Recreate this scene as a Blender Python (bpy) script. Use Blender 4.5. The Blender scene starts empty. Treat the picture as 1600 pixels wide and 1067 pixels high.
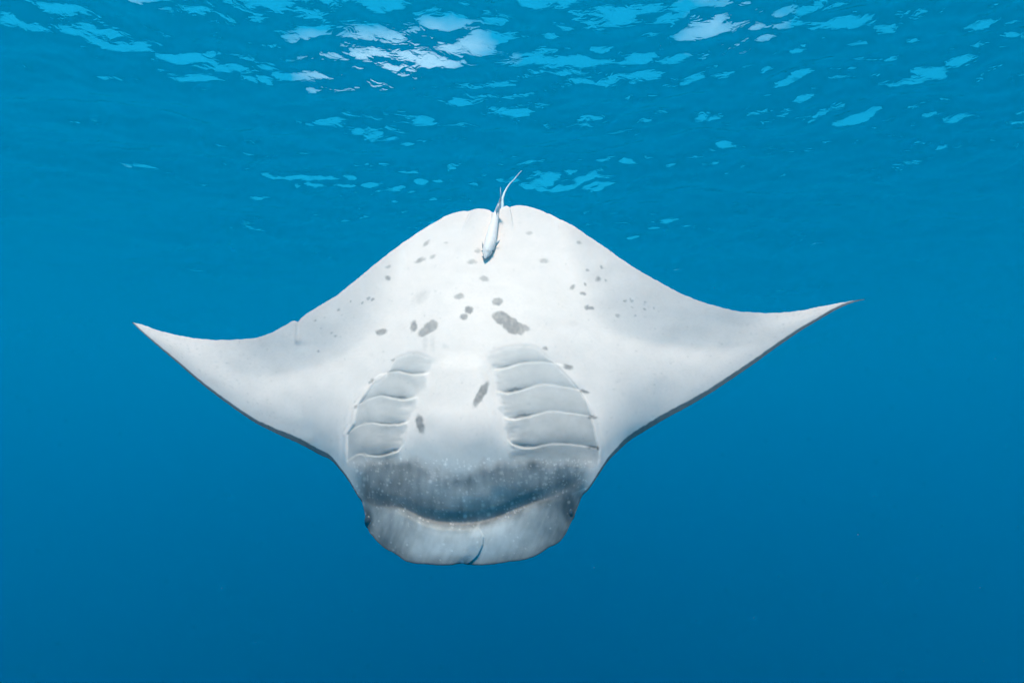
import bpy, math, random
import numpy as np
from mathutils import Vector

random.seed(7)
np.random.seed(7)
scene = bpy.context.scene
C = scene.collection

# ------------------------------------------------------------------ camera
DEPTH = 8.0                      # camera below the sea surface (z = 0)
PITCH = math.radians(7.0)
FPX = 873.0                      # focal length in photograph pixels (1600 wide)
cam_d = bpy.data.cameras.new('camera')
cam_d.sensor_width = 36.0
cam_d.lens = 36.0 * FPX / 1600.0
cam_d.clip_start = 0.05
cam_d.clip_end = 2000.0
cam = bpy.data.objects.new('camera', cam_d)
C.objects.link(cam)
cam.location = (0, 0, -DEPTH)
cam.rotation_euler = (math.pi / 2 + PITCH, 0, 0)
scene.camera = cam

# ------------------------------------------------------------------ world
SUN_EL = math.radians(80)
SUN_AZ = math.radians(197)       # clockwise from +Y: almost overhead, a little behind the camera
world = bpy.data.worlds.new('World')
scene.world = world
world.use_nodes = True
nt = world.node_tree
nt.nodes.clear()
sky = nt.nodes.new('ShaderNodeTexSky')
sky.sky_type = 'NISHITA'
sky.sun_disc = False
sky.sun_elevation = SUN_EL
sky.sun_rotation = SUN_AZ
sky.ozone_density = 1.0
sky.dust_density = 0.3
bg = nt.nodes.new('ShaderNodeBackground')
bg.inputs['Strength'].default_value = 0.15
wo = nt.nodes.new('ShaderNodeOutputWorld')
# broken cloud added to the sky for white surface patches and neutral fill: noise on a flat deck
tc = nt.nodes.new('ShaderNodeTexCoord')
sep = nt.nodes.new('ShaderNodeSeparateXYZ')
zz = nt.nodes.new('ShaderNodeMath'); zz.operation = 'MAXIMUM'; zz.inputs[1].default_value = .06
dv = nt.nodes.new('ShaderNodeVectorMath'); dv.operation = 'DIVIDE'
cmb = nt.nodes.new('ShaderNodeCombineXYZ')
cn = nt.nodes.new('ShaderNodeTexNoise'); cn.inputs['Scale'].default_value = 1.1; cn.inputs['Detail'].default_value = 6
cr = nt.nodes.new('ShaderNodeMapRange'); cr.inputs['From Min'].default_value = .62; cr.inputs['From Max'].default_value = .74
cr.inputs['To Max'].default_value = .62
tint = nt.nodes.new('ShaderNodeMix'); tint.data_type = 'RGBA'; tint.blend_type = 'MULTIPLY'; tint.inputs[0].default_value = 1
tint.inputs[7].default_value = (.04, 1.0, 1.0, 1)
cm = nt.nodes.new('ShaderNodeMix'); cm.data_type = 'RGBA'
cm.inputs[7].default_value = (5.6, 7.2, 7.8, 1)
nt.links.new(tc.outputs['Generated'], sep.inputs[0]); nt.links.new(sep.outputs['Z'], zz.inputs[0])
for k in range(3):
    nt.links.new(zz.outputs[0], cmb.inputs[k])
nt.links.new(tc.outputs['Generated'], dv.inputs[0]); nt.links.new(cmb.outputs[0], dv.inputs[1])
nt.links.new(dv.outputs[0], cn.inputs['Vector']); nt.links.new(cn.outputs['Fac'], cr.inputs['Value'])
nt.links.new(sky.outputs[0], tint.inputs[6]); nt.links.new(tint.outputs[2], cm.inputs[6])
nt.links.new(cr.outputs[0], cm.inputs[0]); nt.links.new(cm.outputs[2], bg.inputs[0])
nt.links.new(bg.outputs[0], wo.inputs[0])

sun_d = bpy.data.lights.new('sun', 'SUN')
sun_d.energy = 5.0
sun_d.angle = math.radians(10.0)
sun_d.color = (1.0, 0.83, 0.69)
sun = bpy.data.objects.new('sun', sun_d)
C.objects.link(sun)
to_sun = Vector((math.sin(SUN_AZ) * math.cos(SUN_EL), math.cos(SUN_AZ) * math.cos(SUN_EL), math.sin(SUN_EL)))
sun.rotation_euler = to_sun.to_track_quat('Z', 'Y').to_euler()
sun.location = (0, 0, 20)

vs = scene.view_settings
vs.view_transform = 'Standard'
vs.look = 'None'
vs.gamma = 1.0
vs.use_curve_mapping = False
vs.exposure = 0.6
scene.render.engine = 'CYCLES'
cy = scene.cycles
cy.use_denoising = True
cy.max_bounces = 6
cy.diffuse_bounces = 2
cy.glossy_bounces = 2
cy.transmission_bounces = 4
cy.transparent_max_bounces = 16
cy.volume_bounces = 2
cy.use_adaptive_sampling = True
cy.adaptive_threshold = .03
cy.sample_clamp_indirect = 4.0

# ------------------------------------------------------------------ helpers
CAM = np.array([0.0, 0.0, -DEPTH])
FW = np.array([0, math.cos(PITCH), math.sin(PITCH)])
UP = np.array([0, -math.sin(PITCH), math.cos(PITCH)])
RT = np.array([1.0, 0, 0])


def unproject(px, py, depth):
    """photograph position + distance in metres -> a point of the place"""
    px, py, depth = np.broadcast_arrays(np.asarray(px, float), np.asarray(py, float), np.asarray(depth, float))
    a = (px - 800.0) / FPX
    b = (533.5 - py) / FPX
    return CAM + depth[..., None] * (FW + a[..., None] * RT + b[..., None] * UP)


def smooth(x, a, b):
    t = np.clip((x - a) / (b - a), 0, 1)
    return t * t * (3 - 2 * t)


def gauss(x):
    return np.exp(-x * x)


def value_noise(x, y, scale, seed):
    """smooth 2-D value noise, -1..1"""
    rs = np.random.RandomState(seed)
    N = 256
    g = rs.rand(N, N) * 2 - 1
    u, v = x / scale + 1000, y / scale + 1000
    i, j = np.floor(u).astype(int), np.floor(v).astype(int)
    fu, fv = u - i, v - j
    fu, fv = fu * fu * (3 - 2 * fu), fv * fv * (3 - 2 * fv)
    a = g[i % N, j % N]; b = g[(i + 1) % N, j % N]
    c = g[i % N, (j + 1) % N]; d = g[(i + 1) % N, (j + 1) % N]
    return (a * (1 - fu) + b * fu) * (1 - fv) + (c * (1 - fu) + d * fu) * fv


def fbm(x, y, scale, seed, octaves=3):
    s = 0; amp = 1.0; tot = 0
    for k in range(octaves):
        s = s + amp * value_noise(x, y, scale / 2 ** k, seed + k); tot += amp; amp *= .5
    return s / tot


def mesh_from(name, verts, faces, smooth_shade=True):
    me = bpy.data.meshes.new(name)
    verts = np.asarray(verts, dtype=np.float32)
    faces = np.asarray(faces, dtype=np.int32)
    me.vertices.add(len(verts))
    me.vertices.foreach_set('co', verts.ravel())
    nf, k = faces.shape
    me.loops.add(nf * k)
    me.loops.foreach_set('vertex_index', faces.ravel())
    me.polygons.add(nf)
    me.polygons.foreach_set('loop_start', np.arange(0, nf * k, k, dtype=np.int32))
    me.polygons.foreach_set('use_smooth', np.full(nf, smooth_shade))
    me.update(calc_edges=True)
    me.validate()
    return me


def obj(name, me, mat, parent=None):
    o = bpy.data.objects.new(name, me)
    C.objects.link(o)
    if mat:
        me.materials.append(mat)
    if parent:
        o.parent = parent
    return o


def new_mat(name):
    m = bpy.data.materials.new(name)
    m.use_nodes = True
    m.node_tree.nodes.clear()
    return m, m.node_tree.nodes, m.node_tree.links


# ------------------------------------------------------------------ sea: the wavy surface and the body of water
def water_surface():
    # grid that is fine in front of the camera and coarse far away
    def axis(n, near, far, power):
        t = np.linspace(-1, 1, n)
        return np.sign(t) * (near * np.abs(t) + (far - near) * np.abs(t) ** power)
    xs = axis(800, 30.0, 420.0, 5.0)
    ys = np.concatenate([np.linspace(-420, -30, 30)[:-1], np.linspace(-30, 2, 120)[:-1],
                         2 + 53 * np.linspace(0, 1, 720)[:-1] ** 1.3, 55 + 365 * np.linspace(0, 1, 110) ** 2.0])
    X, Y = np.meshgrid(xs, ys)
    Z = np.zeros_like(X)
    rs = np.random.RandomState(25)
    # wind sea: a spectrum of directional components
    comps = []
    for lam0, n, slope, spread in ((9., 6, .050, .4), (4.5, 8, .080, .45), (2.2, 12, .115, .55), (1.1, 18, .160, .7), (.5, 20, .165, .95)):
        for _ in range(n):
            lam = lam0 * math.exp(rs.normal(0, .28))
            ang = math.radians(80) + rs.normal(0, spread)
            k = 2 * math.pi / lam
            amp = .97 * slope / k * math.sqrt(2.0 / n)
            comps.append((k * math.cos(ang), k * math.sin(ang), amp, rs.rand() * 6.283, lam))
    env = .75 + .55 * fbm(X, Y, 7.0, 5, 2)          # gusts: calmer and rougher areas
    R = np.sqrt(X * X + Y * Y)
    Xd = X + .25 * value_noise(X, Y, 1.7, 31); Yd = Y + .25 * value_noise(X, Y, 1.7, 37)
    for kx, ky, a, ph, lam in comps:
        fade = 1 - smooth(R, min(lam * 60, 40), min(lam * 130, 90))
        p = kx * Xd + ky * Yd + ph
        e = env if lam < 2.2 else 1.0
        Z += a * e * fade * (np.sin(p) + .22 * np.cos(2 * p))
    Z += .02 - Z.min()
    n, m = X.shape
    idx = np.arange(n * m).reshape(n, m)
    F = np.stack([idx[:-1, :-1], idx[:-1, 1:], idx[1:, 1:], idx[1:, :-1]], -1).reshape(-1, 4)
    V = np.stack([X, Y, Z], -1).reshape(-1, 3)
    me = mesh_from('water_surface', V, F)
    m, N, L = new_mat('sea_surface')
    out = N.new('ShaderNodeOutputMaterial')
    mix = N.new('ShaderNodeMixShader')
    fr = N.new('ShaderNodeFresnel'); fr.inputs['IOR'].default_value = 1.33
    tr = N.new('ShaderNodeBsdfTransparent'); tr.inputs[0].default_value = (.95, .99, 1, 1)
    gl = N.new('ShaderNodeBsdfGlossy'); gl.inputs['Roughness'].default_value = .03
    gl.inputs['Color'].default_value = (1, 1, 1, 1)
    geo = N.new('ShaderNodeNewGeometry')
    mp = N.new('ShaderNodeMapping'); mp.inputs['Scale'].default_value = (1.0, 1.5, 1.0)
    nz = N.new('ShaderNodeTexNoise'); nz.inputs['Scale'].default_value = 3.0; nz.inputs['Detail'].default_value = 2.0
    nz.inputs['Roughness'].default_value = .5; nz.inputs['Distortion'].default_value = .6
    bp = N.new('ShaderNodeBump'); bp.inputs['Strength'].default_value = .22; bp.inputs['Distance'].default_value = .12
    L.new(geo.outputs['Position'], mp.inputs['Vector']); L.new(mp.outputs[0], nz.inputs['Vector'])
    L.new(nz.outputs['Fac'], bp.inputs['Height'])
    L.new(bp.outputs[0], fr.inputs['Normal']); L.new(bp.outputs[0], gl.inputs['Normal'])
    L.new(fr.outputs[0], mix.inputs[0]); L.new(tr.outputs[0], mix.inputs[1]); L.new(gl.outputs[0], mix.inputs[2])
    L.new(mix.outputs[0], out.inputs['Surface'])
    o = obj('water_surface', me, m)
    o['kind'] = 'structure'
    o['label'] = 'rippled sea surface seen from below with bright cyan patches'


def water_body():
    x, y0, y1, z = 400.0, -400.0, 400.0, -160.0
    V = [(-x, y0, z), (x, y0, z), (x, y1, z), (-x, y1, z), (-x, y0, 0), (x, y0, 0), (x, y1, 0), (-x, y1, 0)]
    F = [(3, 2, 1, 0), (4, 5, 6, 7), (0, 1, 5, 4), (1, 2, 6, 5), (2, 3, 7, 6), (3, 0, 4, 7)]
    me = mesh_from('haze', V, F, False)
    m, N, L = new_mat('sea_water')
    out = N.new('ShaderNodeOutputMaterial')
    pv = N.new('ShaderNodeVolumePrincipled')
    pv.inputs['Density'].default_value = .042
    pv.inputs['Color'].default_value = (0.0, .56, .895, 1)
    pv.inputs['Absorption Color'].default_value = (0, 0, 0, 1)
    pv.inputs['Anisotropy'].default_value = 0.56
    L.new(pv.outputs[0], out.inputs['Volume'])
    o = obj('haze', me, m)
    o['kind'] = 'stuff'
    o['label'] = 'deep blue sea water all around the manta ray'


water_surface()
water_body()

# ------------------------------------------------------------------ manta ray
TOP = [(206.5, 503.5), (218.5, 506), (250.6, 517), (284, 525), (318, 530), (352, 531.3), (385.5, 529.4), (400, 527.7), (419, 522),
       (442, 510.5), (462, 502), (465.2, 503.4), (470.7, 497), (479, 490.5), (503.7, 475.5), (528.5, 460), (540, 450.5), (566, 429.5),
       (596, 405), (633.7, 376.8), (671, 352.5), (708.7, 333), (720, 330.4), (735, 329.8), (738, 328.6), (743, 327.2), (760, 327.4),
       (765, 329), (769.3, 332.3), (774, 330), (785.4, 324.6), (793, 322.2), (796.3, 324.2), (800, 323), (804.8, 322), (815, 321.4),
       (825, 322.6), (842, 328), (873.7, 342), (900, 356), (920.6, 370.3), (948.7, 389), (967.4, 402.7), (1000, 423.7), (1021, 435.5),
       (1062.5, 458), (1103.7, 474), (1128.5, 481), (1151, 486), (1180, 488.5), (1193.7, 489.2), (1227.5, 487.9), (1251, 485.2),
       (1278, 480), (1311.8, 473.4), (1328.6, 470.4), (1351.6, 467.5)]
BOT = [(206.5, 503.9), (223.7, 520.8), (246, 540.4), (274, 564), (316.5, 601), (358.7, 633), (398, 660), (431.7, 677), (471, 695),
       (500, 710.6), (518, 719.6), (531.5, 734), (545, 752), (558.5, 774.7), (567.5, 791), (569.5, 800), (571.5, 812), (575, 826),
       (583, 838.5), (599, 854.6), (619, 866), (632.7, 876), (644, 879.3), (668.7, 881.5), (695.7, 883), (710, 881.8), (718, 880.4),
       (731, 881.5), (749, 883), (765, 882), (794, 877.7), (825.7, 872.5), (841.5, 865.8), (855, 856.8), (879.7, 840), (886, 830),
       (890.5, 820), (897.7, 805), (904, 789), (907.8, 779), (920, 764.6), (936, 741), (951.7, 718.5), (963.7, 706.7), (983, 689),
       (1005, 675), (1040, 654), (1068.7, 638.6), (1114, 611.8), (1145, 591), (1176.9, 569), (1210.6, 544.6), (1244, 521.5),
       (1278, 500.7), (1311.8, 481.5), (1328.6, 474.4), (1337, 471.5), (1351.6, 467.9)]


def pchip(pts):
    p = np.array(pts, float)
    x, y = p[:, 0], p[:, 1]
    h = np.diff(x); d = np.diff(y) / h
    m = np.zeros_like(x)
    m[1:-1] = (d[:-1] * h[1:] + d[1:] * h[:-1]) / (h[:-1] + h[1:])
    m[0], m[-1] = d[0], d[-1]

    def f(q):
        q = np.asarray(q, float)
        i = np.clip(np.searchsorted(x, q) - 1, 0, len(x) - 2)
        t = np.clip((q - x[i]) / h[i], 0, 1)
        t2, t3 = t * t, t * t * t
        return ((2 * t3 - 3 * t2 + 1) * y[i] + (t3 - 2 * t2 + t) * h[i] * m[i]
                + (-2 * t3 + 3 * t2) * y[i + 1] + (t3 - t2) * h[i] * m[i + 1])
    return f


top_f, bot_f = pchip(TOP), pchip(BOT)
top_s = pchip([p for p in TOP if not (455 < p[0] < 475 or 715 < p[0] < 812)])      # without notch and fin gaps


def Z1(zx, zy):      # reading of an enlarged crop of the belly's front half
    return 500 + zx / 2.808, 520 + zy / 2.808


def Z2(zx, zy):      # reading of an enlarged crop of the rear half
    return 580 + zx / 3.4425, 250 + zy / 3.4425


SLITS = [   # inner end -> outer end of every gill slit
    [(762, 162), (795, 158), (830, 150), (890, 133), (960, 128), (1040, 136), (1112, 156)],
    [(775, 258), (800, 263), (850, 262), (900, 247), (960, 229), (1080, 240), (1176, 263)],
    [(806, 366), (820, 373), (880, 375), (940, 361), (1010, 345), (1100, 354), (1216, 373)],
    [(828, 470), (840, 485), (870, 498), (930, 504), (1020, 487), (1120, 492), (1222, 509)],
    [(478, 176), (440, 183), (400, 183), (345, 171), (300, 176), (240, 198), (212, 228)],
    [(424, 280), (400, 289), (360, 293), (300, 282), (265, 277), (210, 295), (155, 326)],
    [(388, 388), (370, 397), (330, 404), (270, 401), (220, 396), (160, 414), (124, 442)],
    [(363, 492), (350, 510), (320, 526), (260, 541), (220, 538), (180, 531), (118, 562)],
]
GILL_OUT_R = [(1000, 20), (1005, 105), (1060, 130), (1100, 165), (1150, 260), (1190, 370), (1222, 505), (1226, 560), (1200, 640)]
GILL_OUT_L = [(322, 20), (322, 120), (295, 170), (240, 210), (205, 265), (165, 325), (150, 400), (122, 445), (118, 560), (135, 640)]
GILL_IN_R = [(735, 80), (745, 130), (758, 180), (775, 262), (808, 372), (830, 470), (838, 520)]
GILL_IN_L = [(505, 110), (480, 150), (425, 280), (388, 390), (364, 492), (350, 520)]
MOUTH = [(560, 776), (585.5, 788), (610, 791), (624.6, 792.4), (642.5, 799.6), (660, 807.8), (681.6, 813.8), (713.7, 816), (745.7, 815),
         (777.8, 806.7), (806, 795.5), (831, 785.3), (856, 778), (884.6, 766), (915, 752)]
VALLEY_L = [(330, 566), (370, 578), (420, 581), (470, 574), (510, 562), (545, 544), (580, 515), (615, 480), (640, 450)]
VALLEY_R = [(875, 430), (900, 460), (930, 493), (965, 515), (1000, 526), (1050, 535), (1100, 540), (1150, 538), (1200, 528), (1250, 512)]
gill_top = pchip([(500 + a / 2.808, 520 + b / 2.808) for a, b in ((60, 330), (200, 230), (300, 165), (325, 118), (370, 90), (415, 80), (460, 95), (505, 110), (600, 62),
                  (735, 84), (780, 68), (860, 50), (960, 64), (1005, 105), (1100, 200), (1250, 400))])
mouth_f = pchip(MOUTH)
valley_l, valley_r = pchip(VALLEY_L), pchip(VALLEY_R)


def by_y(pts):       # x as a function of y
    p = sorted([(Z1(*q)[1], Z1(*q)[0]) for q in pts])
    a = np.array(p)
    return lambda y: np.interp(y, a[:, 0], a[:, 1])


out_r, out_l, in_r, in_l = by_y(GILL_OUT_R), by_y(GILL_OUT_L), by_y(GILL_IN_R), by_y(GILL_IN_L)


def slit_curve(pts):
    p = [Z1(*q) for q in pts]
    if p[0][0] > p[-1][0]:
        p = p[::-1]
    return pchip(p), p[0][0], p[-1][0]


SLIT_F = [slit_curve(s) for s in SLITS]


def belly_depth(px, py, relief=True):
    """distance of the belly skin in front of the camera, metres"""
    axis = 777 - (py - 325) * .07
    dx = px - axis
    s = np.abs(dx) / 570.0
    tp, bt = top_f(px), bot_f(px)
    q0 = 590 - py
    d = 3.02 + .0034 * (.75 * q0 + .36 * q0 * q0 / 530.0)        # back arched: tail leans away, head hangs straight
    d = d + .20 * s ** 2 - .10 * s ** 4            # wings sweep gently back
    # belly bulge
    prof = smooth(py, 300, 560) * (1 - .9 * smooth(py, 640, 900))
    d = d - .20 * gauss(dx / (205 + 0 * py)) * prof
    # thick leading half of each wing: rolls over towards the leading edge
    dl = np.maximum(bt - py, 0)
    wing = smooth(np.abs(dx), 150, 260)
    chord = np.maximum(bt - top_s(px), 1)
    roll = np.clip(chord * .75, 10, 150)
    d = d + wing * (.10 * np.clip(chord / 220, .03, 1)) * (1 - np.clip(dl / roll, 0, 1)) ** 2.2
    # trailing membrane: dips into a valley behind the wing muscle, then curls towards the viewer
    for vf, lo, hi, a0, a1 in ((valley_l, 340, 640, 330, 420), (valley_r, 880, 1240, 1240, 1120)):
        q = py - vf(np.clip(px, lo, hi))
        if lo < 700:
            w = smooth(px, 300, 440) * (1 - smooth(px, 560, 660))
        else:
            w = smooth(px, 860, 950) * (1 - smooth(px, 1120, 1260))
        sp = np.log1p(np.exp(np.clip(-q / 15.0, -40, 40))) * 15.0        # rises above the valley
        up = np.maximum(q, 0) ** 2 / (np.maximum(q, 0) ** 2 + 30.0 ** 2)
        d = d - w * (.0015 * sp) - w * .030 * up * gauss(np.maximum(q, 0) / 150.0)
    # head: lower jaw turns under towards the mouth, cephalic lobes bulge in front of it
    my = mouth_f(np.clip(px, 560, 915))
    hx = smooth(px, 545, 600) * (1 - smooth(px, 880, 935))
    below = py - my
    jaw = np.clip((py - (my - 105)) / 105.0, 0, 1.15)
    d = d + hx * .026 * np.clip(jaw, 0, 1.1) ** 2.0
    lobe = smooth(below, -2, 7)
    d = d + hx * lobe * .085 * 0.0
    lx = (px - 738) / 165.0
    tt = np.clip((py - my) / np.maximum(bt - my, 6), 0, 1)
    bulge = np.sqrt(np.clip(1 - (2 * np.clip(tt, 0, 1) - 1.45) ** 2 / 2.20, 0, 1))
    me_ = smooth(px, 572, 640) * (1 - smooth(px, 822, 892))
    lob_d = .036 - .040 * bulge * (1 - .55 * np.clip(np.abs(lx), 0, 1.1) ** 2)
    jd = .026 * np.clip(jaw, 0, 1.1) ** 2.0
    lob_d = np.where(me_ < 1, me_ * lob_d + (1 - me_) * (.024 + .008 * tt), lob_d)
    d = d + hx * smooth(below, -20, 12) * (lob_d - jd)
    # head sides round off
    side = np.minimum(np.abs(px - np.where(px < 738, 560, 912)), 60) / 60.0
    hside = smooth(py, 720, 800)
    d = d + hside * .035 * (1 - np.clip(side, 0, 1)) ** 2
    if not relief:
        return d
    # ---- relief ----
    # furled left cephalic lobe overlaps the right one
    ey = np.array([812, 818.4, 826, 838.7, 851, 867, 876, 884]); ex = np.array([722, 735, 749.3, 755.7, 754.6, 747.5, 738.6, 728])
    xe = np.interp(py, ey, ex)
    on = smooth(xe - px, -1.2, 1.2) * smooth(below, 2, 14)
    d = d - on * .011 * (.45 + .65 * smooth(xe - px, 0, 26)) * (1 - smooth(740 - px, 50, 140))
    # gill slits: the free edge of each flap stands proud of the panel behind it
    for k, (f, x0, x1) in enumerate(SLIT_F):
        dy = py - f(np.clip(px, x0, x1)) + 1.0 * fbm(px, py, 9, 401, 2)
        inner_left = k < 4
        e_in = (px - x0) if inner_left else (x1 - px)
        e_out = (x1 - px) if inner_left else (px - x0)
        w = smooth(e_in, -4, 10) * smooth(e_out, -3, 12)
        depth_in = 1.0 - .70 * smooth(e_in, 18, 62)
        step = smooth(dy, -1.3, 1.3)
        d = d - w * depth_in * .009 * step * np.exp(-np.maximum(dy, 0) / 13.0)
        d = d + w * depth_in * .008 * (1 - step) * np.exp(np.minimum(dy, 0) / 5.0)
    for side_ in (SLIT_F[:4], SLIT_F[4:]):
        for k in range(4):
            f1, a1, b1 = side_[k]
            lo_ = f1(np.clip(px, a1, b1))
            if k == 0:
                up_ = gill_top(px)
            else:
                f0, a0_, b0 = side_[k - 1]
                up_ = f0(np.clip(px, a0_, b0))
            tq = np.clip((py - up_) / np.maximum(lo_ - up_, 4), 0, 1)
            wq = smooth(px - a1, -2, 22) * smooth(b1 - px, -2, 22) * ((py > up_) & (py < lo_))
            d = d - wq * .0045 * np.sin(math.pi * tq ** 1.35) ** 1.0
    # raised breast plate between the gills
    bp_ = smooth(px - in_l(py), 0, 26) * smooth(in_r(py) - px, 0, 26) * smooth(py, 545, 580) * (1 - smooth(py, 640, 720))
    d = d - .022 * bp_
    # gill panels sunk between the centre plate and the outer ridge
    gw = smooth(py - gill_top(px), -1.5, 4) * (1 - smooth(py, 705, 730))
    for fo, fi, sg in ((out_r, in_r, 1), (out_l, in_l, -1)):
        a = sg * (px - fi(py)); b = sg * (fo(py) - px)
        inside = smooth(a, -3, 6) * smooth(b, -1.5, 3)
        d = d + gw * inside * .004
        ridge = gauss((b + 3.5) / 3.2)
        d = d - gw * ridge * .006
        d = d - gw * gauss((b + 13.5) / 3.5) * .002
        # wrinkles at the inner end of the flaps
        d = d + gw * inside * np.exp(-np.maximum(a, 0) / 26.0) * .0045 * fbm(px * .35 + py * .2, py, 8, 201, 2)
    # pelvic fin creases at the tail
    cr = [([323, 329, 341, 353, 366.5, 378], [738, 735.6, 729.7, 723.8, 719.5, 717], 1, 45),
          ([318, 323, 338, 351, 360, 372], [795.5, 796.3, 799.7, 801.4, 801, 800], -1, 38),
          ([322, 332, 344, 356], [769, 768.5, 768, 767], 1, 22)]
    for yy, xx, sg, ln in cr:
        q = (px - np.interp(py, yy, xx)) * sg
        fade = 1 - smooth(py, 326, 326 + ln)
        d = d - fade * .019 * smooth(q, -1.0, 1.0) * np.exp(-np.maximum(q, 0) / 11.0)
        d = d + fade * .007 * (1 - smooth(q, -1, 1)) * np.exp(np.minimum(q, 0) / 3.5)
    # scar running in from the notch of the left trailing edge
    q = px - np.interp(py, [500, 515, 540], [465.5, 464, 462.5])
    fade = 1 - smooth(py, 530, 541)
    d = d - fade * (px < 500) * (.005 * gauss(q / 1.5) + .006 * smooth(q, -1.5, 1.5) * np.exp(-np.maximum(q, 0) / 14))
    # soft unevenness of the skin
    d = d + .0035 * fbm(px, py, 42, 61, 2) * smooth(np.minimum(py - tp, bt - py), 0, 25)
    return d


SPOTS_AND_SLIT_SHADE = []


def sp2(zx, zy, rx, ry, a, s):
    x, y = Z2(zx, zy); SPOTS_AND_SLIT_SHADE.append((x, y, rx / 3.4425, ry / 3.4425, a, s))


for q in [(295, 450, 16, 9, -30, .6), (308, 434, 5, 4, 0, .4), (402, 444, 11, 5, -15, .4), (262, 540, 27, 11, -25, .7), (331, 522, 17, 8, -25, .45),
          (90, 574, 13, 8, -30, .45), (90, 635, 14, 13, 0, .75), (10, 750, 10, 6, -25, .7), (572, 491, 15, 11, -10, .5), (543, 549, 23, 12, 5, .5),
          (848, 393, 17, 9, -5, .42), (930, 540, 23, 11, 3, .48), (1118, 446, 12, 8, 15, .55), (1163, 592, 10, 7, 10, .62), (1242, 575, 10, 6, 60, .65),
          (1221, 642, 12, 11, 40, .65), (1262, 646, 5, 5, 0, .6), (1150, 668, 7, 9, -20, .7), (1083, 685, 17, 9, -25, .75), (1138, 717, 15, 8, 5, .7),
          (1160, 794, 14, 12, 3, .8), (1180, 797, 16, 9, 3, .75), (1325, 838, 11, 9, 0, .5), (1366, 758, 5, 5, 0, .6), (607, 638, 24, 12, 3, .6),
          (472, 735, 25, 15, -8, .62), (268, 740, 44, 26, -35, .22), (355, 742, 30, 24, 0, .06), (678, 761, 28, 20, -15, .75), (527, 808, 22, 20, 0, .85),
          (498, 844, 20, 16, -20, .85), (228, 895, 16, 28, 8, .85), (318, 896, 44, 28, -35, .72), (282, 926, 34, 22, -30, .7), (55, 924, 31, 16, -8, .7),
          (705, 850, 54, 34, 20, .78), (755, 890, 55, 40, 38, .78), (790, 905, 40, 28, 40, .7), (828, 902, 26, 15, 30, .6), (290, 985, 16, 40, 4, .18),
          (330, 985, 12, 42, 0, .18), (395, 1000, 12, 9, 0, .22), (1085, 880, 20, 12, 0, .1), (690, 685, 60, 12, 5, .05)]:
    sp2(*q)
for zx, zy, rx, ry, a in [(815, 50, 5, 9, 10), (950, 32, 15, 8, -15), (985, 40, 13, 8, -35), (900, 65, 13, 7, -45), (722, 115, 7, 11, 20), (547, 194, 7, 6, 0),
                          (617, 175, 5, 5, 0), (668, 294, 10, 6, -40), (700, 314, 11, 7, -40), (567, 430, 11, 7, -45), (590, 262, 4, 4, 0), (750, 155, 5, 4, 0)]:
    SPOTS_AND_SLIT_SHADE.append((380 + zx / 4.85, 460 + zy / 4.85, rx / 4.85, ry / 4.85, a, .55))
for zx, zy, rx, ry, a in [(22, 233, 7, 7, 0), (36, 244, 6, 9, 20), (135, 252, 10, 6, 0), (132, 306, 10, 7, 30), (200, 297, 6, 7, 0), (62, 357, 8, 6, 0), (38, 290, 8, 5, 0)]:
    SPOTS_AND_SLIT_SHADE.append((980 + zx / 4.85, 420 + zy / 4.85, rx / 4.85, ry / 4.85, a, .5))
for zx, zy, rx, ry, a, s in [(706, 268, 60, 17, -60, .88), (439, 400, 41, 16, 78, .88), (1090, 150, 21, 9, 15, .9), (1160, 258, 19, 8, 15, .9), (1198, 370, 19, 8, 5, .9),
                             (1196, 501, 24, 7, 5, .85), (1219, 508, 5, 8, 0, .9), (988, 68, 10, 5, 15, .7), (225, 213, 16, 6, -45, .75), (157, 324, 8, 5, -30, .7),
                             (320, 118, 10, 5, -35, .6), (855, 247, 34, 6, -6, .75), (895, 361, 32, 5, -6, .7), (360, 281, 16, 5, -5, .6), (915, 491, 34, 4, 2, .5),
                             (290, 522, 12, 4, -5, .4), (1080, 480, 30, 5, 5, .25)]:
    x, y = Z1(zx, zy); SPOTS_AND_SLIT_SHADE.append((x, y, rx / 2.808, ry / 2.808, a, s))  # two ink spots, then slit ends and shade along the slits painted dark


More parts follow.
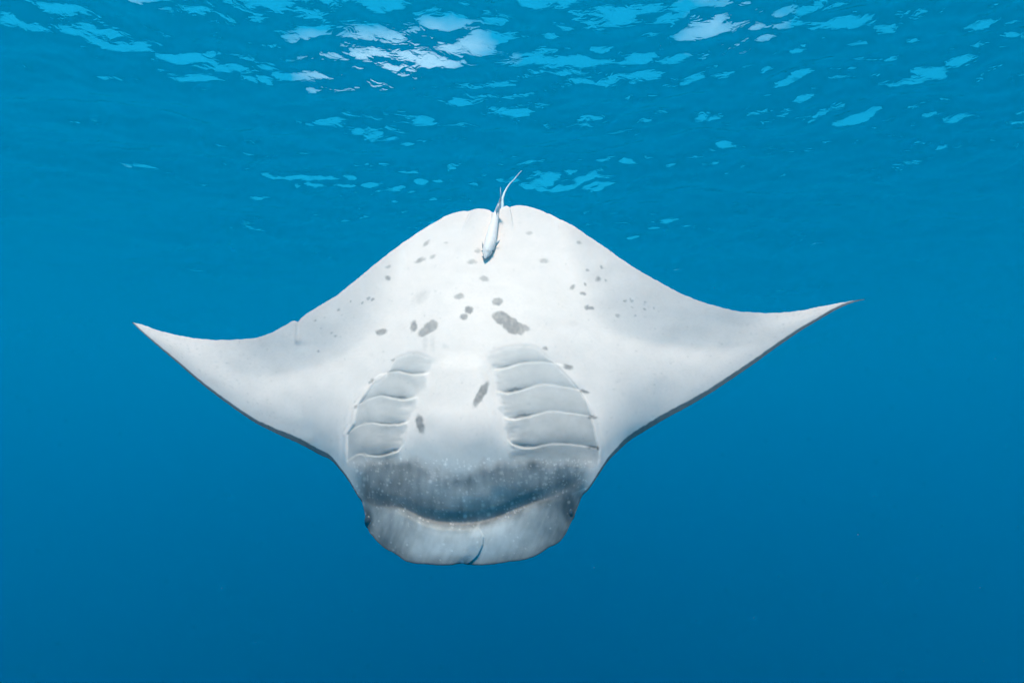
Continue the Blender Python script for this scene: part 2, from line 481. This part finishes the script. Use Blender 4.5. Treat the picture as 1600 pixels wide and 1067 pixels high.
def belly_colour(px, py):
    tp, bt = top_f(px), bot_f(px)
    shp = px.shape
    base = np.full(shp, .765)
    base = base * (1 + .02 * fbm(px, py, 60, 11, 3))
    tint = np.zeros(shp)                       # 0 neutral white .. 1 slate blue-grey
    wx = px + 1.6 * fbm(px, py, 9, 71, 2); wy = py + 1.6 * fbm(px, py, 9, 81, 2)
    # grey gill panels
    gw = smooth(wy - gill_top(px), -1, 10) * (1 - smooth(wy, 712, 735))
    for fo, fi, sg in ((out_r, in_r, 1), (out_l, in_l, -1)):
        a = sg * (wx - fi(py)) + 9 * fbm(px, py * 1.6, 17, 411, 2); b = sg * (fo(py) - wx)
        inside = (.55 * smooth(a, -3, 5) + .45 * smooth(a, 0, 30)) * smooth(b, -1, 3)
        blot = .88 + .22 * fbm(px, py, 16, 15, 3)
        base = base * (1 - gw * inside * (.27 + .12 * smooth(py, 560, 700)) * blot)
        tint = np.maximum(tint, gw * inside * .35)
    # dusky band of the lower jaw
    my = mouth_f(np.clip(px, 560, 915))
    hx = smooth(px, 541, 575) * (1 - smooth(px, 895, 930))
    n = fbm(px, py, 26, 101, 3)
    n2 = fbm(px * 2.2, py * .55, 16, 131, 3)   # fine streaks along the body
    up = 711 + 22 * gauss((px - 716) / 42) - 6 * gauss((px - 640) / 40) - 4 * gauss((px - 800) / 40)
    band = smooth(py + 15 * n + 5 * n2, up + 2, up + 30) * hx * (py < my + 9)
    edge = smooth(py - my + 4 * n, -62, -6)
    mid = gauss((py - (my - 62) + 6 * n) / 26)
    centre = gauss((px - 725) / 85) * gauss((py - (my - 42)) / 18)
    dark = band * np.clip(.45 + .15 * mid + .27 * edge - .20 * centre + .14 * n + .10 * n2, 0, .80)
    base = base * (1 - dark)
    tint = np.maximum(tint, .45 * band)
    # softer grey between jaw band and gills
    soft = smooth(py + 12 * n, 672, 722) * hx * (1 - band)
    base = base * (1 - .20 * soft)
    tint = np.maximum(tint, .6 * soft)
    # cephalic lobes
    below = py - my
    lobe = smooth(below + 2 * n, -1, 6) * (smooth(px, 552, 570) * (1 - smooth(px, 905, 925))) * smooth(py, 755, 775)
    ctr = gauss(np.abs((px - 733) / 112) ** 1.5) * smooth(below + 5 * n, 0, 20) * (1 - .75 * smooth(py + 4 * n2, bt - 22, bt - 2))
    n3 = fbm((px + .45 * py) * 1.0, (py - .45 * px) * .16, 5, 151, 2)
    lob_alb = .20 + .38 * ctr + .06 * n2 + .11 * n + .055 * n3
    base = base * (1 - lobe) + lobe * lob_alb
    tint = np.maximum(tint, lobe * .9)
    # dark eye-side patches and rim of the head
    for ex, eyy, rx, ry in ((889, 795, 13, 24), (574, 812, 9, 20)):
        q = gauss(((wx - ex) / rx)) * gauss((wy - eyy) / ry)
        base = base * (1 - .62 * smooth(q, .12, .8))
    # dark back colour wrapping round the leading edge
    wr = np.interp(px, [206, 230, 300, 400, 470, 505, 530, 560, 600, 738, 880, 905, 930, 975, 1010, 1100, 1200, 1300, 1330, 1352],
                   [2, 3, 4.5, 6.5, 9.5, 9, 5, 4, 3, 3, 3, 4, 5, 9.5, 10, 9, 7, 5, 4, 4])
    rim = smooth(wr * (1 + .14 * fbm(px, py, 5, 141, 3)) - (bt - py), -1.2, 2.2)
    base = base * (1 - rim) + rim * (.13 + .03 * fbm(px, py, 4, 145, 2))
    # shade inside the gill slits, painted as a dark line behind each free edge
    for k, (f, x0, x1) in enumerate(SLIT_F):
        dy = py - f(np.clip(px, x0, x1))
        e_in = (px - x0) if k < 4 else (x1 - px)
        w = smooth(e_in, 2, 16) * (1 - smooth(e_in, 34, 75)) * (px > x0) * (px < x1)
        base = base * (1 - w * (.42 + .25 * fbm(px, py, 8, 301, 2)) * gauss((dy + 2.2) / 1.5))
    # ink spots, together with the painted shade marks of the gill slits
    spot_shade = np.zeros(shp)
    jx = px + 2.0 * fbm(px, py, 5, 171, 3); jy = py + 2.0 * fbm(px, py, 5, 181, 3)
    grain = 1 + .22 * fbm(px, py, 5, 191, 2)
    for x, y, rx, ry, a, s in SPOTS_AND_SLIT_SHADE:
        sel = (np.abs(px - x) < 45) & (np.abs(py - y) < 45)
        if not sel.any():
            continue
        ca, sa = math.cos(math.radians(a)), math.sin(math.radians(a))
        u = ((jx[sel] - x) * ca + (jy[sel] - y) * sa) / (rx + .2); v = (-(jx[sel] - x) * sa + (jy[sel] - y) * ca) / (ry + .2)
        r = np.sqrt(u * u + v * v)
        e = np.clip(1.6 / max(min(rx, ry), 1.0), .18, .55)
        if s < .3:
            e = .6
        spot_shade[sel] = np.maximum(spot_shade[sel], s * (1 - smooth(r, 1 - e, 1 + e)))
    base = base * (1 - .70 * np.clip(spot_shade * grain, 0, 1))
    # freckles: pale on the dark head, faint grey on the belly
    rs = np.random.RandomState(5)
    fl = np.zeros(shp)
    for _ in range(650):
        x = rs.uniform(545, 925); m0 = float(mouth_f(x)); y = rs.uniform(716, m0 + 6)
        if rs.rand() < .12:
            y = rs.uniform(m0, m0 + 70)
        r = .55 + abs(rs.normal(0, .45)) + (1.6 if rs.rand() < .05 else 0)
        sel = (np.abs(px - x) < 5) & (np.abs(py - y) < 5)
        if sel.any():
            fl[sel] = np.maximum(fl[sel], rs.uniform(.25, .95) * (1 - smooth(np.hypot(px[sel] - x, py[sel] - y), r * .5, r * 1.5 + .3)))
    base = base + fl * .30 * (base < .62)
    for _ in range(900):
        x = rs.uniform(230, 1320); lo, hi = float(top_f(x)), min(float(bot_f(x)) - 14, 715)
        if hi <= lo + 4:
            continue
        y = rs.uniform(lo + 2, hi)
        r = .5 + abs(rs.normal(0, .5)) + (3 if rs.rand() < .04 else 0)
        sel = (np.abs(px - x) < 7) & (np.abs(py - y) < 7)
        if sel.any():
            amt = rs.uniform(.03, .16) if r < 2.5 else rs.uniform(.02, .05)
            base[sel] *= 1 - amt * (1 - smooth(np.hypot(px[sel] - x, py[sel] - y), r * .5, r * 1.5 + .3))
    base = np.clip(base, .03, .9)
    tint = np.clip(np.maximum(tint, rim), 0, 1)
    col = np.stack([base * (1.06 - .14 * tint), base * (.90 + .03 * tint), base * (.81 + .10 * tint), np.ones(shp)], -1)
    return col


def skin_material():
    m, N, L = new_mat('manta_skin')
    out = N.new('ShaderNodeOutputMaterial')
    b = N.new('ShaderNodeBsdfPrincipled')
    at = N.new('ShaderNodeAttribute'); at.attribute_name = 'pigment'
    tc = N.new('ShaderNodeTexCoord')
    n1 = N.new('ShaderNodeTexNoise'); n1.inputs['Scale'].default_value = 60; n1.inputs['Detail'].default_value = 4
    rp = N.new('ShaderNodeMapRange'); rp.inputs['To Min'].default_value = .94; rp.inputs['To Max'].default_value = 1.06
    mul = N.new('ShaderNodeVectorMath'); mul.operation = 'MULTIPLY'
    n2 = N.new('ShaderNodeTexNoise'); n2.inputs['Scale'].default_value = 260; n2.inputs['Detail'].default_value = 3
    bp = N.new('ShaderNodeBump'); bp.inputs['Strength'].default_value = .15; bp.inputs['Distance'].default_value = .004
    L.new(tc.outputs['Object'], n1.inputs['Vector']); L.new(tc.outputs['Object'], n2.inputs['Vector'])
    L.new(n1.outputs['Fac'], rp.inputs['Value'])
    L.new(at.outputs['Color'], mul.inputs[0]); L.new(rp.outputs[0], mul.inputs[1])
    # large faint blotches and long thin scratches
    n3 = N.new('ShaderNodeTexNoise'); n3.inputs['Scale'].default_value = 9; n3.inputs['Detail'].default_value = 5
    r3 = N.new('ShaderNodeMapRange'); r3.inputs['From Min'].default_value = .3; r3.inputs['From Max'].default_value = .7
    r3.inputs['To Min'].default_value = .965; r3.inputs['To Max'].default_value = 1.03
    mp = N.new('ShaderNodeMapping'); mp.inputs['Rotation'].default_value = (.3, .5, .7); mp.inputs['Scale'].default_value = (4, 70, 70)
    n4 = N.new('ShaderNodeTexNoise'); n4.inputs['Scale'].default_value = 1.6; n4.inputs['Detail'].default_value = 2
    r4 = N.new('ShaderNodeMapRange'); r4.inputs['From Min'].default_value = .68; r4.inputs['From Max'].default_value = .78
    r4.inputs['To Min'].default_value = 1.0; r4.inputs['To Max'].default_value = .90
    m2 = N.new('ShaderNodeVectorMath'); m2.operation = 'MULTIPLY'; m3 = N.new('ShaderNodeVectorMath'); m3.operation = 'MULTIPLY'
    L.new(tc.outputs['Object'], n3.inputs['Vector']); L.new(tc.outputs['Object'], mp.inputs['Vector']); L.new(mp.outputs[0], n4.inputs['Vector'])
    L.new(n3.outputs['Fac'], r3.inputs['Value']); L.new(n4.outputs['Fac'], r4.inputs['Value'])
    L.new(mul.outputs[0], m2.inputs[0]); L.new(r3.outputs[0], m2.inputs[1])
    L.new(m2.outputs[0], m3.inputs[0]); L.new(r4.outputs[0], m3.inputs[1])
    L.new(m3.outputs[0], b.inputs['Base Color'])
    L.new(n2.outputs['Fac'], bp.inputs['Height']); L.new(bp.outputs[0], b.inputs['Normal'])
    b.inputs['Roughness'].default_value = .55
    b.inputs['Specular IOR Level'].default_value = .12
    L.new(b.outputs[0], out.inputs['Surface'])
    return m


SKIN = skin_material()


def build_manta():
    cols = np.unique(np.concatenate([np.linspace(206.5, 1351.6, 560), np.linspace(535, 640, 110), np.linspace(845, 935, 90), np.linspace(715, 805, 60)]))
    nr = 330
    t = np.linspace(0, 1, nr)
    v = .72 * t + .28 * (.5 - .5 * np.cos(math.pi * t))
    tp = top_f(cols) + .35 * value_noise(cols, cols * 0, 3.0, 3) + .35 * value_noise(cols, cols * 0, 7.0, 4)
    bt = bot_f(cols) + .25 * value_noise(cols, cols * 0, 4.0, 8)
    bt = np.maximum(bt, tp + .3)
    PX = np.repeat(cols[None, :], nr, 0)
    PY = tp[None, :] + (bt - tp)[None, :] * v[:, None]
    D = belly_depth(PX, PY)
    # lower skin meets the upper skin along the outline
    nc = len(cols)
    ventral = unproject(PX, PY, D)
    axis = 777 - (PY - 325) * .07
    dx = np.abs(PX - axis)
    chord = np.repeat((bt - tp)[None, :], nr, 0)
    back = (.10 * np.clip(chord / 300, 0, 1) + .30 * gauss(dx / 170)) * np.sqrt(np.clip(np.sin(math.pi * v[:, None] ** .8), 0, 1)) + .004
    Dd = belly_depth(PX, PY, False) + back
    dorsal = unproject(PX, PY, Dd)
    col_v = belly_colour(PX, PY)
    col_d = np.zeros_like(col_v); col_d[...] = (.035, .038, .042, 1)
    idx_v = np.arange(nr * nc).reshape(nr, nc)
    idx_d = idx_v + nr * nc
    idx_d[0, :] = idx_v[0, :]; idx_d[-1, :] = idx_v[-1, :]; idx_d[:, 0] = idx_v[:, 0]; idx_d[:, -1] = idx_v[:, -1]

    def quads(I):
        return np.stack([I[:-1, :-1], I[1:, :-1], I[1:, 1:], I[:-1, 1:]], -1).reshape(-1, 4)
    Fv = quads(idx_v)
    Fd = quads(idx_d)[:, ::-1]
    V = np.concatenate([ventral.reshape(-1, 3), dorsal.reshape(-1, 3)])
    col = np.concatenate([col_v.reshape(-1, 4), col_d.reshape(-1, 4)])
    F = np.concatenate([Fv, Fd])
    # whip tail, grown from the rear edge between the pelvic fins
    tail = [(784, 336, 3.62, 5.0), (785, 322, 3.66, 4.6), (785, 311, 3.70, 4.0), (788, 302, 3.76, 3.3), (792, 294, 3.82, 2.6), (797, 287, 3.88, 1.9),
            (803, 281, 3.94, 1.5), (808, 275, 4.0, 1.2), (812, 270, 4.05, .9), (815, 267, 4.1, .5)]
    tp_ = np.array(tail)
    tp_[:, 2] += float(belly_depth(np.array([784.0]), np.array([334.0]), False)[0]) + .03 - 3.62
    tt = np.linspace(0, len(tail) - 1, 60)
    k = 10
    ring = []
    for q in tt:
        x, y, dd, r = [np.interp(q, range(len(tail)), tp_[:, j]) for j in range(4)]
        ring.append((unproject(x, y, dd), r * dd / FPX * .5))
    base = len(V)
    tv, tf = [], []
    for i, (c, r) in enumerate(ring):
        a = ring[max(i - 1, 0)][0]; b = ring[min(i + 1, len(ring) - 1)][0]
        tg = (b - a) / np.linalg.norm(b - a)
        s1 = np.cross(tg, FW); s1 /= np.linalg.norm(s1); s2 = np.cross(tg, s1)
        for j in range(k):
            an = 2 * math.pi * j / k
            tv.append(c + r * (math.cos(an) * s1 + math.sin(an) * s2))
    for i in range(len(ring) - 1):
        for j in range(k):
            tf.append((base + i * k + j, base + i * k + (j + 1) % k, base + (i + 1) * k + (j + 1) % k, base + (i + 1) * k + j))
    V = np.concatenate([V, np.array(tv)]); F = np.concatenate([F, np.array(tf)])
    col = np.concatenate([col, np.tile(np.array([.70, .78, .80, 1]), (len(tv), 1))])
    # drop unused duplicate edge vertices
    used = np.zeros(len(V), bool); used[F.ravel()] = True
    remap = np.cumsum(used) - 1
    V, col, F = V[used], col[used], remap[F]
    origin = unproject(740, 640, 3.05)
    me = mesh_from('body', V - origin, F)
    ca = me.color_attributes.new('pigment', 'FLOAT_COLOR', 'POINT')
    ca.data.foreach_set('color', col.astype(np.float32).ravel())
    root = bpy.data.objects.new('manta_ray', None)
    root.empty_display_size = .2
    C.objects.link(root)
    root.location = origin
    root['label'] = 'large white bellied manta ray swimming head down below the sea surface'
    root['category'] = 'manta ray'
    obj('body', me, SKIN, root)
    # eyes at the sides of the head
    m, N, L = new_mat('manta_eye')
    out = N.new('ShaderNodeOutputMaterial'); b = N.new('ShaderNodeBsdfPrincipled')
    b.inputs['Base Color'].default_value = (.05, .055, .06, 1); b.inputs['Roughness'].default_value = .35
    L.new(b.outputs[0], out.inputs['Surface'])
    for ex, eyy in ((890.0, 800), (579.0, 812)):
        d0 = float(belly_depth(np.array([float(ex)]), np.array([float(eyy)]), False)[0]) + .045
        c = unproject(ex, eyy, d0)
        vs_, fs_ = [], []
        nu, nv_ = 20, 12
        for i in range(nv_ + 1):
            th = math.pi * i / nv_
            for j in range(nu):
                ph = 2 * math.pi * j / nu
                vs_.append((.026 * math.sin(th) * math.cos(ph), .05 * math.sin(th) * math.sin(ph), .04 * math.cos(th)))
        for i in range(nv_):
            for j in range(nu):
                fs_.append((i * nu + j, i * nu + (j + 1) % nu, (i + 1) * nu + (j + 1) % nu, (i + 1) * nu + j))
        e = obj('eye', mesh_from('eye', vs_, fs_), m, root)
        e.location = Vector(c - origin)
    return root


build_manta()


# ------------------------------------------------------------------ remora
def build_remora():
    # spine: photograph position, half width in px, half height factor
    spine = [(757.6, 404.2, .5), (758.6, 401, 4.2), (760, 397, 7.4), (762, 391, 9.6), (764.5, 384, 10.6), (766.5, 376, 10.6), (768.5, 366, 9.6), (770.8, 355, 8.2),
             (773.5, 343, 6.6), (776.2, 332, 4.9), (779, 322, 3.3), (781.3, 315, 2.3), (782.6, 310, 1.7)]
    a = np.array(spine)
    gap = np.interp(a[:, 1], [310, 330, 404], [.10, .05, .036])
    dep = belly_depth(a[:, 0], np.maximum(a[:, 1], 330), False) - gap
    dep[a[:, 1] < 330] += (330 - a[a[:, 1] < 330, 1]) * .0004
    n = 48; k = 20
    q = np.linspace(0, len(a) - 1, n)
    X = np.interp(q, range(len(a)), a[:, 0]); Y = np.interp(q, range(len(a)), a[:, 1]); W = .85 * np.interp(q, range(len(a)), a[:, 2]); D = np.interp(q, range(len(a)), dep)
    P = unproject(X, Y, D)
    origin = unproject(766, 372, float(np.interp(372, a[::-1, 1], dep[::-1])))
    V, F, col = [], [], []
    for i in range(n):
        tg = P[min(i + 1, n - 1)] - P[max(i - 1, 0)]; tg /= np.linalg.norm(tg)
        s1 = np.cross(tg, FW); s1 /= np.linalg.norm(s1); s2 = np.cross(tg, s1)
        r = W[i] * D[i] / FPX
        for j in range(k):
            an = 2 * math.pi * j / k
            V.append(P[i] + r * math.cos(an) * s1 + r * (.78 if i > 8 else .6) * math.sin(an) * s2 - origin)
            g = .84 + .02 * float(smooth(i, 10, 26))
            col.append((g * 1.04, g * .93, g * .87, 1))
    for i in range(n - 1):
        for j in range(k):
            F.append((i * k + j, i * k + (j + 1) % k, (i + 1) * k + (j + 1) % k, (i + 1) * k + j))
    root = bpy.data.objects.new('remora', None)
    root.empty_display_size = .05
    C.objects.link(root)
    root.location = origin
    root['label'] = 'slim pale remora fish hanging below the tail end of the manta ray'
    root['category'] = 'fish'
    m, N, L = new_mat('remora_skin')
    out = N.new('ShaderNodeOutputMaterial'); b = N.new('ShaderNodeBsdfPrincipled')
    at = N.new('ShaderNodeAttribute'); at.attribute_name = 'pigment'
    nz = N.new('ShaderNodeTexNoise'); nz.inputs['Scale'].default_value = 45
    mr = N.new('ShaderNodeMapRange'); mr.inputs['To Min'].default_value = .88; mr.inputs['To Max'].default_value = 1.08
    mu = N.new('ShaderNodeVectorMath'); mu.operation = 'MULTIPLY'
    tc = N.new('ShaderNodeTexCoord')
    L.new(tc.outputs['Object'], nz.inputs['Vector']); L.new(nz.outputs['Fac'], mr.inputs['Value'])
    L.new(at.outputs['Color'], mu.inputs[0]); L.new(mr.outputs[0], mu.inputs[1]); L.new(mu.outputs[0], b.inputs['Base Color'])
    b.inputs['Roughness'].default_value = .6
    b.inputs['Specular IOR Level'].default_value = .2
    L.new(b.outputs[0], out.inputs['Surface'])

    def part(name, V, F, col):
        me = mesh_from(name, V, F)
        ca = me.color_attributes.new('pigment', 'FLOAT_COLOR', 'POINT')
        ca.data.foreach_set('color', np.array(col, np.float32).ravel())
        return obj(name, me, m, root)
    part('body', V, F, col)

    def fin(name, outline, dd, g):
        """a thin closed blade"""
        p = np.array(outline, float)
        c = p.mean(0)
        th = .003
        f = unproject(p[:, 0], p[:, 1], dd - .0005) - origin
        bk = unproject(p[:, 0], p[:, 1], dd + .0005) - origin
        cf = unproject(c[0], c[1], dd - th) - origin; cb = unproject(c[0], c[1], dd + th) - origin
        nn = len(p)
        V = list(f) + list(bk) + [cf, cb]
        F = []
        for i in range(nn):
            j = (i + 1) % nn
            F += [(i, j, 2 * nn), (nn + j, nn + i, 2 * nn + 1), (i, nn + j, j), (i, nn + i, nn + j)]
        part(name, V, F, [(g, g, g, 1)] * len(V))
    dh = float(np.interp(380, a[::-1, 1], dep[::-1]))
    fin('pectoral_fin', [(772, 384), (774, 377), (777.5, 376.5), (781.6, 374.8), (780, 379), (777, 383), (774, 387)], dh + .002, .60)
    fin('pectoral_fin', [(757, 386), (754.5, 380), (752.8, 375.5), (753.2, 381), (753.6, 387), (755, 391)], dh + .002, .60)
    fin('pelvic_fin', [(755, 393), (751, 398), (748.5, 400.5), (751.5, 400.5), (755.5, 398.5)], dh + .012, .6)
    dt = float(dep[-1])
    fin('tail_fin', [(781.6, 315), (783.6, 314), (783.4, 306), (782.6, 299), (782.0, 292), (781.5, 300), (781.4, 308)], dt, .7)
    # dorsal fin fold along the rear flank
    fin('anal_fin', [(776, 338), (774.5, 331), (776.5, 323), (779.5, 317), (780, 322), (778, 331)], dt - .012, .74)
    # eyes on the sides of the head
    me_, NE, LE = new_mat('remora_eye')
    oe = NE.new('ShaderNodeOutputMaterial'); be = NE.new('ShaderNodeBsdfPrincipled')
    be.inputs['Base Color'].default_value = (.06, .06, .065, 1); be.inputs['Roughness'].default_value = .3
    LE.new(be.outputs[0], oe.inputs['Surface'])
    for ex in (-8.2, 8.6):
        c = unproject(761.5 + ex, 392.5, float(np.interp(392, a[::-1, 1], dep[::-1])) - .004)
        ev, ef = [], []
        for i in range(9):
            for j in range(12):
                th, ph = math.pi * i / 8, 2 * math.pi * j / 12
                ev.append((.0042 * math.sin(th) * math.cos(ph), .0048 * math.sin(th) * math.sin(ph), .0052 * math.cos(th)))
        for i in range(8):
            for j in range(12):
                ef.append((i * 12 + j, i * 12 + (j + 1) % 12, (i + 1) * 12 + (j + 1) % 12, (i + 1) * 12 + j))
        e = obj('eye', mesh_from('eye', ev, ef), me_, root)
        e.location = Vector(c - origin)


build_remora()


# ------------------------------------------------------------------ drifting specks in the water
def marine_snow():
    rs = np.random.RandomState(12)
    V, F = [], []
    base = np.array([(1, 0, 0), (-1, 0, 0), (0, 1, 0), (0, -1, 0), (0, 0, 1), (0, 0, -1)], float)
    tri = [(0, 2, 4), (2, 1, 4), (1, 3, 4), (3, 0, 4), (2, 0, 5), (1, 2, 5), (3, 1, 5), (0, 3, 5)]
    for _ in range(500):
        dist = rs.uniform(1.2, 9.0)
        c = np.array([rs.uniform(-1.1, 1.1) * dist, dist, -DEPTH + rs.uniform(-.75, .9) * dist])
        r = rs.uniform(.0004, .0011)
        b = len(V)
        V.extend(c + base * r * rs.uniform(.6, 1.3, (6, 1)))
        F.extend([(b + i, b + j, b + k) for i, j, k in tri])
    m, N, L = new_mat('speck')
    out = N.new('ShaderNodeOutputMaterial'); b = N.new('ShaderNodeBsdfDiffuse')
    nz = N.new('ShaderNodeTexNoise'); nz.inputs['Scale'].default_value = 3.0
    rp = N.new('ShaderNodeMapRange'); rp.inputs['To Min'].default_value = .3; rp.inputs['To Max'].default_value = .8
    L.new(nz.outputs['Fac'], rp.inputs['Value']); L.new(rp.outputs[0], b.inputs['Color']); L.new(b.outputs[0], out.inputs['Surface'])
    o = obj('marine_snow', mesh_from('marine_snow', V, F, False), m)
    o['kind'] = 'stuff'
    o['label'] = 'tiny pale specks drifting in the blue water'


marine_snow()
